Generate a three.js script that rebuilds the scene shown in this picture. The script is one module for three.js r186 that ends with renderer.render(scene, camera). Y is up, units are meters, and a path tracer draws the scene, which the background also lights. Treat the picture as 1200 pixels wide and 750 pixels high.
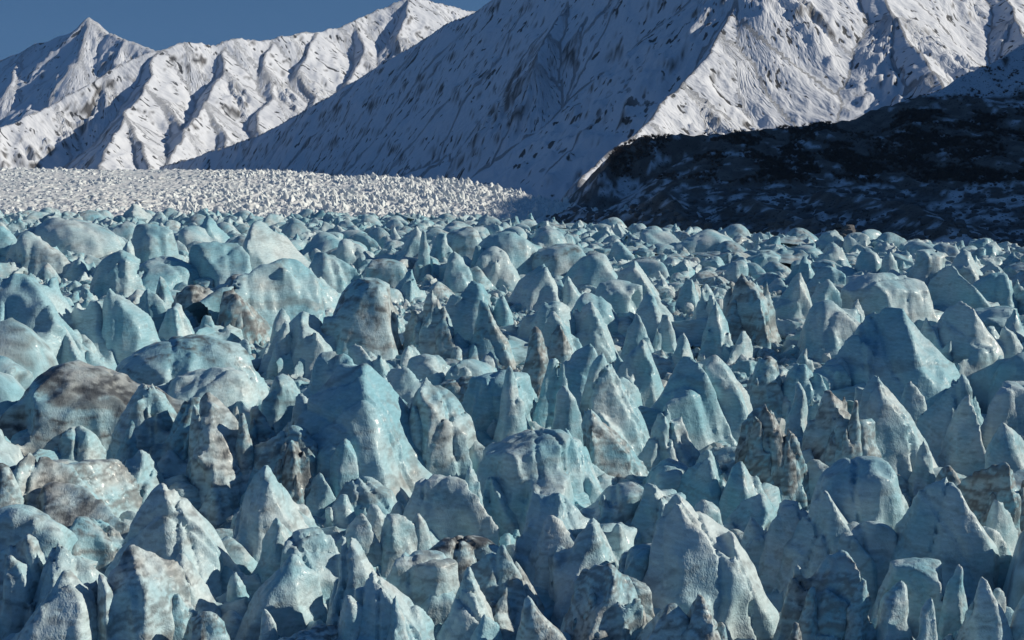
import * as THREE from 'three';

// ------------------------------------------------------------------ camera
const FOV = 26, PITCH = 8.54 * Math.PI / 180, EYE = 57;
const scene = new THREE.Scene();
const camera = new THREE.PerspectiveCamera(FOV, 1.6, 1, 30000);
camera.position.set(0, EYE, 0);
camera.rotation.set(-PITCH, 0, 0);
const renderer = new THREE.WebGLRenderer({ antialias: true });
renderer.toneMapping = THREE.LinearToneMapping;
renderer.toneMappingExposure = 1.0;
renderer.shadowMap.enabled = true;

// ------------------------------------------------------------------ sun and sky
const SUN = new THREE.Vector3(0.89, 0.42, -0.09).normalize();
const sun = new THREE.DirectionalLight(new THREE.Color().setRGB(1, 0.915, 0.77), 5);
sun.position.copy(SUN).multiplyScalar(2500).add(new THREE.Vector3(0, 0, -1500));
sun.target.position.set(0, 0, -1500);
sun.castShadow = true;
sun.shadow.mapSize.set(4096, 4096);
Object.assign(sun.shadow.camera, { left: -2500, right: 2500, top: 2500, bottom: -2500, near: 1, far: 9000 });
scene.add(sun, sun.target);
{
  const w = 512, h = 256, d = new Float32Array(w * h * 4);
  for (let j = 0; j < h; j++) for (let i = 0; i < w; i++) {
    const el = (j + 0.5) / h * Math.PI - Math.PI / 2;
    const k = Math.pow(Math.max(0, Math.sin(el)), 0.5);
    const zen = [0.023, 0.072, 0.185], hor = [0.07, 0.16, 0.305];
    const o = (j * w + i) * 4;
    for (let c = 0; c < 3; c++) d[o + c] = hor[c] + (zen[c] - hor[c]) * k;
    d[o + 3] = 1;
  }
  const t = new THREE.DataTexture(d, w, h, THREE.RGBAFormat, THREE.FloatType);
  t.mapping = THREE.EquirectangularReflectionMapping;
  t.magFilter = t.minFilter = THREE.LinearFilter;
  t.needsUpdate = true;
  scene.background = t;
  scene.environment = t;
}

// ------------------------------------------------------------------ helpers
function mulberry(a) {
  return () => { a |= 0; a = a + 0x6D2B79F5 | 0; let t = Math.imul(a ^ a >>> 15, 1 | a); t = t + Math.imul(t ^ t >>> 7, 61 | t) ^ t; return ((t ^ t >>> 14) >>> 0) / 4294967296; };
}
const perm = new Uint8Array(512);
{ const r = mulberry(77), p = [...Array(256).keys()]; for (let i = 255; i > 0; i--) { const j = Math.floor(r() * (i + 1)); [p[i], p[j]] = [p[j], p[i]]; } for (let i = 0; i < 512; i++) perm[i] = p[i & 255]; }
const GX = new Float32Array(256), GY = new Float32Array(256), GZ = new Float32Array(256);
{ const r = mulberry(5); for (let i = 0; i < 256; i++) { const u = r() * 2 - 1, a = r() * 6.2832, s = Math.sqrt(1 - u * u); GX[i] = s * Math.cos(a); GY[i] = u; GZ[i] = s * Math.sin(a); } }
function noise(x, y, z) {                                            // gradient noise, about -0.8 .. 0.8
  const X = Math.floor(x), Y = Math.floor(y), Z = Math.floor(z);
  x -= X; y -= Y; z -= Z;
  const u = x * x * x * (x * (x * 6 - 15) + 10), v = y * y * y * (y * (y * 6 - 15) + 10), w = z * z * z * (z * (z * 6 - 15) + 10);
  const a = X & 255, b = Y & 255, c = Z & 255;
  const A = perm[a] + b, B = perm[a + 1] + b;
  const AA = perm[A & 255] + c, AB = perm[(A + 1) & 255] + c, BA = perm[B & 255] + c, BB = perm[(B + 1) & 255] + c;
  let h = perm[AA & 255]; const n000 = GX[h] * x + GY[h] * y + GZ[h] * z;
  h = perm[BA & 255]; const n100 = GX[h] * (x - 1) + GY[h] * y + GZ[h] * z;
  h = perm[AB & 255]; const n010 = GX[h] * x + GY[h] * (y - 1) + GZ[h] * z;
  h = perm[BB & 255]; const n110 = GX[h] * (x - 1) + GY[h] * (y - 1) + GZ[h] * z;
  h = perm[(AA + 1) & 255]; const n001 = GX[h] * x + GY[h] * y + GZ[h] * (z - 1);
  h = perm[(BA + 1) & 255]; const n101 = GX[h] * (x - 1) + GY[h] * y + GZ[h] * (z - 1);
  h = perm[(AB + 1) & 255]; const n011 = GX[h] * x + GY[h] * (y - 1) + GZ[h] * (z - 1);
  h = perm[(BB + 1) & 255]; const n111 = GX[h] * (x - 1) + GY[h] * (y - 1) + GZ[h] * (z - 1);
  const x00 = n000 + u * (n100 - n000), x10 = n010 + u * (n110 - n010), x01 = n001 + u * (n101 - n001), x11 = n011 + u * (n111 - n011);
  const y0 = x00 + v * (x10 - x00), y1 = x01 + v * (x11 - x01);
  return y0 + w * (y1 - y0);
}
function fbm(x, y, z, n) { let s = 0, a = 1; for (let i = 0; i < n; i++) { s += a * noise(x, y, z); x = x * 2.03 + 17.3; y = y * 2.03 + 5.1; z = z * 2.03 + 9.7; a *= 0.5; } return s; }
const clamp = (v, a, b) => v < a ? a : v > b ? b : v;
const sstep = (a, b, v) => { const t = clamp((v - a) / (b - a), 0, 1); return t * t * (3 - 2 * t); };
const lerp = (a, b, t) => a + (b - a) * t;
// a place on the photograph (1200 x 750) and a distance ahead, as a point of the world
const FPX = 375 / Math.tan(FOV / 2 * Math.PI / 180), SP = Math.sin(PITCH), CP = Math.cos(PITCH);
function at(px, py, dist) {
  const a = (px - 600) / FPX, b = (375 - py) / FPX;
  const ry = -SP + b * CP, rz = -CP - b * SP, t = dist / -rz;
  return [a * t, EYE + ry * t, -dist];
}
function groundDistance(py, level = 0) {                             // how far ahead the level ground shows at that height of the photograph
  const b = (375 - py) / FPX, ry = -SP + b * CP, rz = -CP - b * SP;
  return (level - EYE) / ry * -rz;
}
const taken = {};
function numbered(name) { const n = taken[name] = (taken[name] ?? -1) + 1; return n ? `${name}_${String(n).padStart(3, '0')}` : name; }
function add(o, name, data) { o.name = numbered(name); Object.assign(o.userData, data); o.castShadow = o.receiveShadow = true; scene.add(o); return o; }

// ------------------------------------------------------------------ materials
function noiseTexture(n, seed, fn, srgb) {                           // fn(u, v) on the unit square, made to repeat by sampling on a torus-like blend
  const d = new Uint8Array(n * n * 4);
  for (let j = 0; j < n; j++) for (let i = 0; i < n; i++) {
    const u = i / n, v = j / n, o = (j * n + i) * 4;
    const bu = sstep(0.75, 1, u), bv = sstep(0.75, 1, v);
    const g = (a, b) => fn(a + seed, b + seed * 1.7);
    const val = lerp(lerp(g(u, v), g(u - 1, v), bu), lerp(g(u, v - 1), g(u - 1, v - 1), bu), bv);
    const c = clamp(Math.round(val * 255), 0, 255);
    d[o] = d[o + 1] = d[o + 2] = c; d[o + 3] = 255;
  }
  const t = new THREE.DataTexture(d, n, n);
  t.wrapS = t.wrapT = THREE.RepeatWrapping; t.magFilter = THREE.LinearFilter; t.minFilter = THREE.LinearMipmapLinearFilter; t.generateMipmaps = true;
  if (srgb) t.colorSpace = THREE.SRGBColorSpace;
  t.needsUpdate = true;
  return t;
}
const iceBump = noiseTexture(512, 3.1, (u, v) => 0.5 + 0.28 * fbm(u * 9, v * 7, 1.5, 4) + 0.22 * Math.abs(noise(u * 22, v * 16, 4.5)) + 0.16 * noise(u * 48, v * 48, 8.5));
const iceGrain = noiseTexture(512, 7.7, (u, v) => clamp(0.93 + 0.11 * fbm(u * 6, v * 16, 2.5, 5) + 0.05 * noise(u * 70, v * 80, 3.5), 0, 1), true);
const iceRough = noiseTexture(256, 1.3, (u, v) => clamp(0.62 + 0.5 * fbm(u * 5, v * 5, 6.5, 3), 0.25, 1));
const UVM = 6;                                                       // metres that one repeat of the ice textures covers
const iceMat = new THREE.MeshPhysicalMaterial({ name: 'ice', vertexColors: true, map: iceGrain, bumpMap: iceBump, bumpScale: 0.16, roughness: 0.76, roughnessMap: iceRough, specularIntensity: 0.7, ior: 1.31, clearcoat: 0.03, clearcoatRoughness: 0.15 });
const farIceMat = new THREE.MeshStandardMaterial({ name: 'far_ice', vertexColors: true, roughness: 0.5 });
const snowIceMat = new THREE.MeshStandardMaterial({ name: 'snowy_ice', vertexColors: true, roughness: 0.7 });
const crag = (u, v) => fbm(u * 24, v * 22, 1.5, 5) * 0.9 + 0.4 * noise(u * 60, v * 40, 5.5);
const cragMap = noiseTexture(1024, 5.9, (u, v) => { const c = crag(u, v); return lerp(0.3, 1, sstep(-0.5, -0.36, c + 0.55 * noise(u * 7, v * 5, 2.5) - 0.02)); }, true);
const cragBump = noiseTexture(1024, 5.9, (u, v) => 0.5 + 0.35 * crag(u, v));
const mountainMat = new THREE.MeshStandardMaterial({ name: 'snow_and_rock', vertexColors: true, map: cragMap, bumpMap: cragBump, bumpScale: 10, roughness: 0.85 });
const hillMat = new THREE.MeshStandardMaterial({ name: 'brush_and_gravel', vertexColors: true, map: cragMap, bumpMap: cragBump, bumpScale: 2.2, roughness: 0.95 });

const ICE = [0.26, 0.51, 0.605], FROST = [0.60, 0.70, 0.72], DIRT = [0.09, 0.099, 0.11], SILT = [0.395, 0.405, 0.395], GRIME = [0.185, 0.21, 0.222], RUST = [0.185, 0.17, 0.168];
const _c = [0, 0, 0];
function mixTo(c, k) { for (let i = 0; i < 3; i++) _c[i] += (c[i] - _c[i]) * k; }
// colour of the ice itself: clear or bubbly, with silt and dirt in tilted layers and patches
function iceColor(x, y, z, s) {
  const n1 = fbm(x * s.f + s.o, y * s.f, z * s.f, 3), n2 = fbm(x * s.f * 3.5, y * s.f * 4.5 + s.o, z * s.f * 3.5, 3);
  _c[0] = ICE[0]; _c[1] = ICE[1]; _c[2] = ICE[2];
  mixTo(FROST, sstep(-0.6, 0.7, n1 * 0.85 + n2 * 0.16 + s.frost));
  const lay = y + s.tx * x + s.tz * z + 0.9 * n1 / s.f * 0.35;
  const b1 = noise(lay * s.f * 4.2, s.o, 0.5), b2 = noise(lay * s.f * 11, s.o * 2, 3.5);
  const d = s.dirt, n3 = noise(x * s.f * 9, y * s.f * 14 + s.o, z * s.f * 9) + 0.7 * noise(x * s.f * 22 + 5, y * s.f * 30, z * s.f * 22);
  mixTo(SILT, sstep(-0.05, 0.5, n1 * 0.7 + n2 * 0.4 + b1 * 0.5 + d * 1.2 - 0.56) * 0.8);
  const line = noise(lay * s.f * 19, s.o * 3, 7.5 + n1);
  mixTo(GRIME, sstep(0.16, 0.4, b2 * 0.6 + line * 0.45 + n2 * 0.3 + n3 * 0.3 + d * 0.45) * clamp(0.3 + d * 0.9, 0, 0.85));
  mixTo(s.rust ? RUST : DIRT, sstep(0.15, 0.45, n1 * 0.45 + n2 * 0.5 + n3 * 0.4 + line * 0.5 + d * 1.15 - 0.7) * 0.8);
  if (s.cap) mixTo(DIRT, sstep(0.1, 0.4, (y / s.H - s.cap) * 0.7 + n2 * 0.7 + n3 * 0.5 + b2 * 0.3 + line * 0.2) * 0.7);
  return _c;
}

// ------------------------------------------------------------------ ice bodies: a distance-like field, meshed with surface nets
// a peak is a leaning block cut by steep side faces and sloping roof faces, with edges rounded by melting
// per shape: side tilt from, to; roof slopes from, to; rounding; share of its height where the roof begins to bite at the sides
const CUT = { F: [0.22, 0.5, 0.92, 1.18, 0.05], D: [0.15, 0.45, 0.3, 0.85, 0.2], T: [0.09, 0.22, 0.8, 1.15, 0.09], B: [0.08, 0.3, 0.12, 0.5, 0.06], M: [0.15, 0.42, 0.8, 1.12, 0.05], L: [0.2, 0.6, 0.3, 0.8, 0.09] };
function peak(r, kind, cx, cz, top, wl, wr, wz) {
  const [t0, t1, r0, r1, round] = CUT[kind], P = [], width = (wl + wr + 2 * wz) / 4;
  const turn = (r() - 0.5) * 0.7, reach = (ca, sa) => Math.hypot((ca < 0 ? wl : wr) * ca, wz * sa);
  for (const a0 of [0.4, 1.35, 2.35, 3.3, 4.3, 5.4]) {
    if (r() < 0.12) continue;
    const a = a0 + turn + (r() - 0.5) * 0.55, ca = Math.cos(a), sa = Math.sin(a), e = reach(ca, sa) * (0.86 + r() * 0.22);
    let t = lerp(t0, t1, r()); t = Math.min(t, Math.atan(0.85 * e / top));
    P.push(Math.cos(t) * ca, Math.sin(t), Math.cos(t) * sa, Math.cos(t) * e);
  }
  const ax = (r() - 0.5) * 0.3 * Math.min(wl, wr), az = (r() - 0.5) * 0.3 * wz;
  const az0 = kind === 'D' || kind === 'T' ? [0.2, 1.5, 2.7, 3.9, 5.2] : kind === 'B' || kind === 'L' ? [0.1, 2.9, 4.6, 1.4] : [0.3, 2.5, 4.7];
  for (const a0 of az0) {
    const a = a0 + turn + (r() - 0.5) * 0.8, ca = Math.cos(a), sa = Math.sin(a);
    const steep = kind === 'D' || kind === 'B' ? (ca > 0 ? lerp(0.55, 1.1, r()) : 1) : 1;
    const s = lerp(r0, r1, r()) * (kind === 'B' && a0 > 1 && a0 < 2 ? 2.2 : 1) * steep, off = (kind === 'D' ? 0.18 : 0.06) * width * r();
    const n = [Math.sin(s) * ca, Math.cos(s), Math.sin(s) * sa];
    P.push(...n, n[0] * ax + n[1] * top + n[2] * az + off * Math.sin(s));
  }
  P.push(0, 1, 0, top);
  return { P: new Float32Array(P), cx, cz, top, k: round * width, lx: (r() - 0.5) * 0.55, lz: (r() - 0.5) * 0.3, w: width };
}
function peakField(q, x, y, z) {
  const up = y / q.top; x -= q.cx + q.lx * q.w * up; z -= q.cz + q.lz * q.w * up;
  const P = q.P, k = q.k;
  let f = -1e9;
  for (let i = 0; i < P.length; i += 4) {
    const v = P[i] * x + P[i + 1] * y + P[i + 2] * z - P[i + 3], h = k - Math.abs(f - v);
    f = Math.max(f, v) + (h > 0 ? h * h / (4 * k) : 0);
  }
  return f;
}
function smin(a, b, k) { const h = k - Math.abs(a - b); return Math.min(a, b) - (h > 0 ? h * h / (4 * k) : 0); }
function makeIce({ wl, wr, wz, H, kind, seed, dirt, cell, rust = false, cap = 0, fine = 1, frost = 0, deep = 3.2, whole = true }) {
  const r = mulberry(seed * 7919 + 13), foot = deep, size = Math.min((wl + wr + wz) / 3, H * 0.8);
  const peaks = [peak(r, kind, 0, 0, H, wl, wr, wz)];
  const more = kind === 'M' ? (whole ? 5 : 3) + Math.floor(r() * 3) : kind === 'F' ? 1 + Math.floor(r() * 3) : kind === 'L' ? 2 : kind === 'D' ? 2 + Math.floor(r() * 3) : 1 + Math.floor(r() * 2);
  for (let i = 0; i < more; i++) {
    const a = r() * 6.28, q = 0.3 + r() * 0.55, cx = Math.cos(a) * q * (Math.cos(a) < 0 ? wl : wr), cz = Math.sin(a) * q * wz;
    const sc = kind === 'M' ? 0.28 + r() * 0.25 : 0.25 + r() * 0.35, hh = H * (kind === 'M' ? 0.5 + r() * 0.44 : 0.35 + r() * 0.5);
    peaks.push(peak(r, kind === 'D' ? 'DBD'[Math.floor(r() * 3)] : 'FFMB'[Math.floor(r() * 4)], cx, cz, hh, size * sc * (0.8 + r() * 0.6), size * sc * (0.8 + r() * 0.6), size * sc * (0.8 + r() * 0.5)));
  }
  const scoops = [];
  const ns = kind === 'L' ? 1 : 1 + Math.floor(r() * 3);
  for (let i = 0; i < ns; i++) {
    const a = r() * 6.28, yy = (0.1 + r() * 0.6) * H, q = 1 - 0.45 * yy / H;
    const rad = size * (0.35 + r() * 0.4), out = rad * (0.66 + r() * 0.2);
    scoops.push([Math.cos(a) * (q * (Math.cos(a) < 0 ? wl : wr) + out), yy, Math.sin(a) * (q * wz + out), rad, 0.35 + r() * 0.4]);
  }
  const cracks = [];
  for (let i = 0; i < (size > 4 ? 3 : 0); i++) { const a = r() * 3.14; cracks.push([Math.cos(a), (r() - 0.5) * 0.5, Math.sin(a), (r() - 0.5) * 0.9 * size, cell * 1.3, 0.3 + r() * 0.6]); }
  const o = seed * 3.37 % 97, f1 = 0.75 / size, f2 = 2.3 / size, f3 = 5.5 / size, a1 = 0.24 * size, a2 = 0.055 * size;
  const fl = size * (kind === 'M' ? 0.11 : kind === 'T' ? 0.055 : kind === 'F' ? 0.04 : 0.075), ff = 2.6 / size, strat = size * 0.022, sf = 6 / size, fineA = Math.min(0.12, size * 0.02) * fine;
  const kU = size * 0.09;
  function field(x, y, z) {
    const wx = a1 * noise(x * f1 + o, y * f1, z * f1), wz2 = a1 * noise(x * f1, y * f1 + o, z * f1 + 31);
    const X = x + wx + a2 * noise(x * f2, y * f2 + o, z * f2), Z = z + wz2;
    let d = peakField(peaks[0], X, y, Z);
    for (let i = 1; i < peaks.length; i++) d = smin(d, peakField(peaks[i], X, y, Z), kU);
    for (const s of scoops) {
      const dx = X - s[0], dy = (y - s[1]) * s[4], dz = Z - s[2];
      const e = s[3] - Math.sqrt(dx * dx + dy * dy + dz * dz);
      d = -smin(-d, -e, kU * 0.5);
    }
    d += fl * (Math.abs(noise(x * ff + o, y * ff * 0.22, z * ff)) * 2 - 0.4);
    d += strat * noise(o, y * sf + 2 * wx * f1, 0.5 + x * f1) + 0.022 * size * noise(x * f3, y * f3 * 0.8, z * f3 + o);
    for (const c of cracks) { const e = 1 - Math.abs(c[0] * X + c[1] * y + c[2] * Z - c[3]) / c[4]; if (e > 0) d += c[5] * e * e; }
    if (fineA) d += fineA * noise(x * 0.9 + o, y * 0.9, z * 0.9);
    return d;
  }
  // sample: coarse blocks first, fine cells only near the surface
  const mx = Math.max(wl, wr) * 0.5 + 2 * cell, mz = wz * 0.5 + 2 * cell, x0 = -wl - mx, z0 = -wz - mz, y0 = -foot * 0.9;
  const BL = 4, nx = Math.ceil((wl + wr + 2 * mx) / cell / BL) * BL, nz = Math.ceil((2 * wz + 2 * mz) / cell / BL) * BL, ny = Math.ceil((H * 1.06 + foot * 0.9 + 3 * cell) / cell / BL) * BL;
  const NX = nx + 1, NY = ny + 1, NZ = nz + 1, g = new Float32Array(NX * NY * NZ).fill(NaN);
  const id = (i, j, k) => (k * NY + j) * NX + i;
  const val = (i, j, k) => { const q = id(i, j, k); let v = g[q]; if (v !== v) v = g[q] = field(x0 + i * cell, y0 + j * cell, z0 + k * cell); return v; };
  const active = [];
  const lim = cell * BL * 1.15;
  for (let k = 0; k < nz; k += BL) for (let j = 0; j < ny; j += BL) for (let i = 0; i < nx; i += BL) {
    let lo = 1e9, hi = -1e9, m = 1e9;
    for (let c = 0; c < 8; c++) { const v = val(i + (c & 1) * BL, j + (c >> 1 & 1) * BL, k + (c >> 2) * BL); lo = Math.min(lo, v); hi = Math.max(hi, v); m = Math.min(m, Math.abs(v)); }
    if (lo * hi < 0 || m < lim) active.push(i, j, k);
  }
  const vid = new Int32Array(NX * NY * NZ).fill(-1), pos = [], idx = [];
  for (let a = 0; a < active.length; a += 3)
    for (let dk = 0; dk < BL; dk++) for (let dj = 0; dj < BL; dj++) for (let di = 0; di < BL; di++) {
      const i = active[a] + di, j = active[a + 1] + dj, k = active[a + 2] + dk;
      const v = [val(i, j, k), val(i + 1, j, k), val(i, j + 1, k), val(i + 1, j + 1, k), val(i, j, k + 1), val(i + 1, j, k + 1), val(i, j + 1, k + 1), val(i + 1, j + 1, k + 1)];
      let mask = 0; for (let c = 0; c < 8; c++) if (v[c] < 0) mask |= 1 << c;
      if (mask === 0 || mask === 255) continue;
      let sx = 0, sy = 0, sz = 0, n = 0;
      for (let c = 0; c < 8; c++) for (let ax = 0; ax < 3; ax++) {
        const e = c | 1 << ax; if (e === c) continue;
        if ((v[c] < 0) === (v[e] < 0)) continue;
        const t = v[c] / (v[c] - v[e]);
        sx += (c & 1) + (ax === 0 ? t : 0); sy += (c >> 1 & 1) + (ax === 1 ? t : 0); sz += (c >> 2) + (ax === 2 ? t : 0); n++;
      }
      vid[id(i, j, k)] = pos.length / 3;
      pos.push(x0 + (i + sx / n) * cell, y0 + (j + sy / n) * cell, z0 + (k + sz / n) * cell);
    }
  const quad = (a, b, c, d, flip) => { if (a < 0 || b < 0 || c < 0 || d < 0) return; flip ? idx.push(a, c, b, a, d, c) : idx.push(a, b, c, a, c, d); };
  for (let a = 0; a < active.length; a += 3)
    for (let dk = 0; dk < BL; dk++) for (let dj = 0; dj < BL; dj++) for (let di = 0; di < BL; di++) {
      const i = active[a] + di, j = active[a + 1] + dj, k = active[a + 2] + dk;
      if (vid[id(i, j, k)] < 0) continue;
      const v0 = g[id(i, j, k)] < 0;
      if (j > 0 && k > 0 && v0 !== val(i + 1, j, k) < 0) quad(vid[id(i, j - 1, k - 1)], vid[id(i, j, k - 1)], vid[id(i, j, k)], vid[id(i, j - 1, k)], !v0);
      if (i > 0 && k > 0 && v0 !== val(i, j + 1, k) < 0) quad(vid[id(i - 1, j, k - 1)], vid[id(i - 1, j, k)], vid[id(i, j, k)], vid[id(i, j, k - 1)], !v0);
      if (i > 0 && j > 0 && v0 !== val(i, j, k + 1) < 0) quad(vid[id(i - 1, j - 1, k)], vid[id(i, j - 1, k)], vid[id(i, j, k)], vid[id(i - 1, j, k)], !v0);
    }
  // texture places in metres from the side each face looks to; faces that look different ways do not share vertices
  const geo0 = new THREE.BufferGeometry();
  geo0.setAttribute('position', new THREE.Float32BufferAttribute(pos, 3)); geo0.setIndex(idx); geo0.computeVertexNormals();
  const n0 = geo0.attributes.normal.array, nv = pos.length / 3, slot = new Int32Array(nv * 3).fill(-1), P2 = [], nor = [], uv = [], ou = o * 0.137, ov = o * 0.271;
  for (let t = 0; t < idx.length; t += 3) {
    const a = idx[t] * 3, b = idx[t + 1] * 3, c = idx[t + 2] * 3;
    const ax = Math.abs(n0[a] + n0[b] + n0[c]), ay = Math.abs(n0[a + 1] + n0[b + 1] + n0[c + 1]) * 0.8, az = Math.abs(n0[a + 2] + n0[b + 2] + n0[c + 2]);
    const way = az >= ax && az >= ay ? 0 : ax >= ay ? 1 : 2;
    for (let e = 0; e < 3; e++) {
      const q = idx[t + e], k = q * 3 + way;
      if (slot[k] < 0) {
        slot[k] = P2.length / 3;
        const x = pos[q * 3], y = pos[q * 3 + 1], z = pos[q * 3 + 2];
        P2.push(x, y, z); nor.push(n0[q * 3], n0[q * 3 + 1], n0[q * 3 + 2]);
        uv.push((way === 0 ? x : way === 1 ? z + 1.7 : x) / UVM + ou, (way === 2 ? z : y) / UVM + ov);
      }
      idx[t + e] = slot[k];
    }
  }
  pos.length = 0; for (const v of P2) pos.push(v);
  const st = { f: 0.9 / size, o, tx: (r() - 0.5) * 0.5, tz: (r() - 0.5) * 0.3, dirt, frost: frost + (r() - 0.5) * 0.5, rust, cap, H };
  const col = new Float32Array(pos.length);
  for (let i = 0; i < pos.length; i += 3) { const c = iceColor(pos[i], pos[i + 1], pos[i + 2], st); col[i] = c[0]; col[i + 1] = c[1]; col[i + 2] = c[2]; }
  const geo = new THREE.BufferGeometry();
  geo.setAttribute('position', new THREE.Float32BufferAttribute(pos, 3));
  geo.setAttribute('normal', new THREE.Float32BufferAttribute(nor, 3));
  geo.setAttribute('uv', new THREE.Float32BufferAttribute(uv, 2));
  geo.setAttribute('color', new THREE.BufferAttribute(col, 3));
  geo.setIndex(idx);
  return geo;
}

// ------------------------------------------------------------------ the setting: ground sheets
// where the rough near ice ends and the glacier drops away, by x
function iceEnd(x) { return x < -66 ? 722 : x < 40 ? lerp(722, 655, (x + 66) / 106) : x < 201 ? lerp(655, 552, (x - 40) / 161) : Math.max(480, 552 - (x - 201) * 0.4); }
const level = (x, z) => -48 * sstep(0, 330, -z - iceEnd(x));
function sheet(nx, nz, place, height, color, uvm) {
  const pos = new Float32Array(nx * nz * 3), uv = new Float32Array(nx * nz * 2), idx = [];
  for (let k = 0; k < nz; k++) for (let i = 0; i < nx; i++) {
    const [x, z] = place(i / (nx - 1), k / (nz - 1)), q = k * nx + i;
    lastUV = null; pos[q * 3] = x; pos[q * 3 + 1] = height(x, z); pos[q * 3 + 2] = z; uv[q * 2] = lastUV ? lastUV[0] : x / (uvm || 1); uv[q * 2 + 1] = lastUV ? lastUV[1] : -z / (uvm || 1);
    if (i && k) idx.push(q - nx - 1, q - nx, q, q - nx - 1, q, q - 1);
  }
  const geo = new THREE.BufferGeometry();
  geo.setAttribute('position', new THREE.BufferAttribute(pos, 3)); geo.setAttribute('uv', new THREE.BufferAttribute(uv, 2)); geo.setIndex(idx);
  geo.computeVertexNormals();
  const n = geo.attributes.normal.array;
  if (n[1] < 0) { for (let t = 0; t < idx.length; t += 3) { const s = idx[t]; idx[t] = idx[t + 1]; idx[t + 1] = s; } geo.setIndex(idx); geo.computeVertexNormals(); }
  const col = new Float32Array(pos.length), nn = geo.attributes.normal.array;
  for (let q = 0; q < pos.length; q += 3) { const c = color(pos[q], pos[q + 1], pos[q + 2], nn[q + 1]); col[q] = c[0]; col[q + 1] = c[1]; col[q + 2] = c[2]; }
  geo.setAttribute('color', new THREE.BufferAttribute(col, 3));
  return geo;
}
let lastUV = null;
const structure = (geo, mat, name, label, category) => add(new THREE.Mesh(geo, mat), name, { kind: 'structure', label, category });
const floorY = (x, z) => level(x, z) - 4.2 + 6 * (0.5 - Math.abs(fbm(x * 0.075, 0.5, z * 0.075, 3)) * 1.9) + 0.6 * noise(x * 0.4, 3.5, z * 0.4);
const FALL = { f: 0.09, o: 4.4, tx: 0.1, tz: 0.1, dirt: 0.42, frost: -0.15, rust: false, cap: 0, H: 1 };
structure(sheet(360, 260, (u, v) => { const d = 95 * Math.pow(1150 / 95, v); return [(u - 0.5) * (d * 1.15 + 90), -d]; },
  floorY,
  (x, y, z) => iceColor(x, y, z, FALL), UVM), iceMat, 'glacier_surface', 'dirty broken ice floor between the pinnacles of the glacier', 'glacier');
// the white snowy glacier further up the valley
const farEnd = x => x < -960 ? 2620 : x < -461 ? lerp(2620, 2495, (x + 960) / 499) : x < -78 ? lerp(2495, 2100, (x + 461) / 383) : x < 93 ? lerp(2100, 1480, (x + 78) / 171) : 1480 - (x - 93) * 2;
const farLevel = (x, z) => -49 - 130 * sstep(-60, 260, -z - farEnd(x)) + 4 * noise(x * 0.004, 1.5, z * 0.004);
const crevassed = (x, z) => {
  const wx = x + 6 * noise(x * 0.03, 1.5, z * 0.03), wz = z + 10 * noise(x * 0.025, 4.5, z * 0.025);
  const rough = 0.3 + 0.7 * sstep(-0.45, 0.35, fbm(x * 0.006 + 3, 0.5, z * 0.004, 2) + 0.3 + x / 900);
  const blade = 1 - 2.2 * Math.abs(noise(wx * 0.1, 0.5, wz * 0.05)), small = 1 - 2.2 * Math.abs(noise(wx * 0.24 + 7, 2.5, wz * 0.13));
  return farLevel(x, z) + rough * (5.2 * blade + 2.8 * small) + 1.2 * noise(x * 0.4, 5.5, z * 0.3);
};
structure(sheet(500, 250, (u, v) => { const d = 960 * Math.pow(2950 / 960, v); return [lerp(-0.41 * d, 60 + d * 0.075, u), -d]; }, crevassed,
  (x, y, z) => { const k = sstep(-0.1, 0.5, fbm(x * 0.05, y * 0.1, z * 0.05, 3)); return [lerp(0.68, 0.42, k), lerp(0.69, 0.5, k), lerp(0.685, 0.53, k)]; }), snowIceMat, 'snowy_glacier', 'white finely crevassed glacier stretching up the valley', 'glacier');

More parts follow.
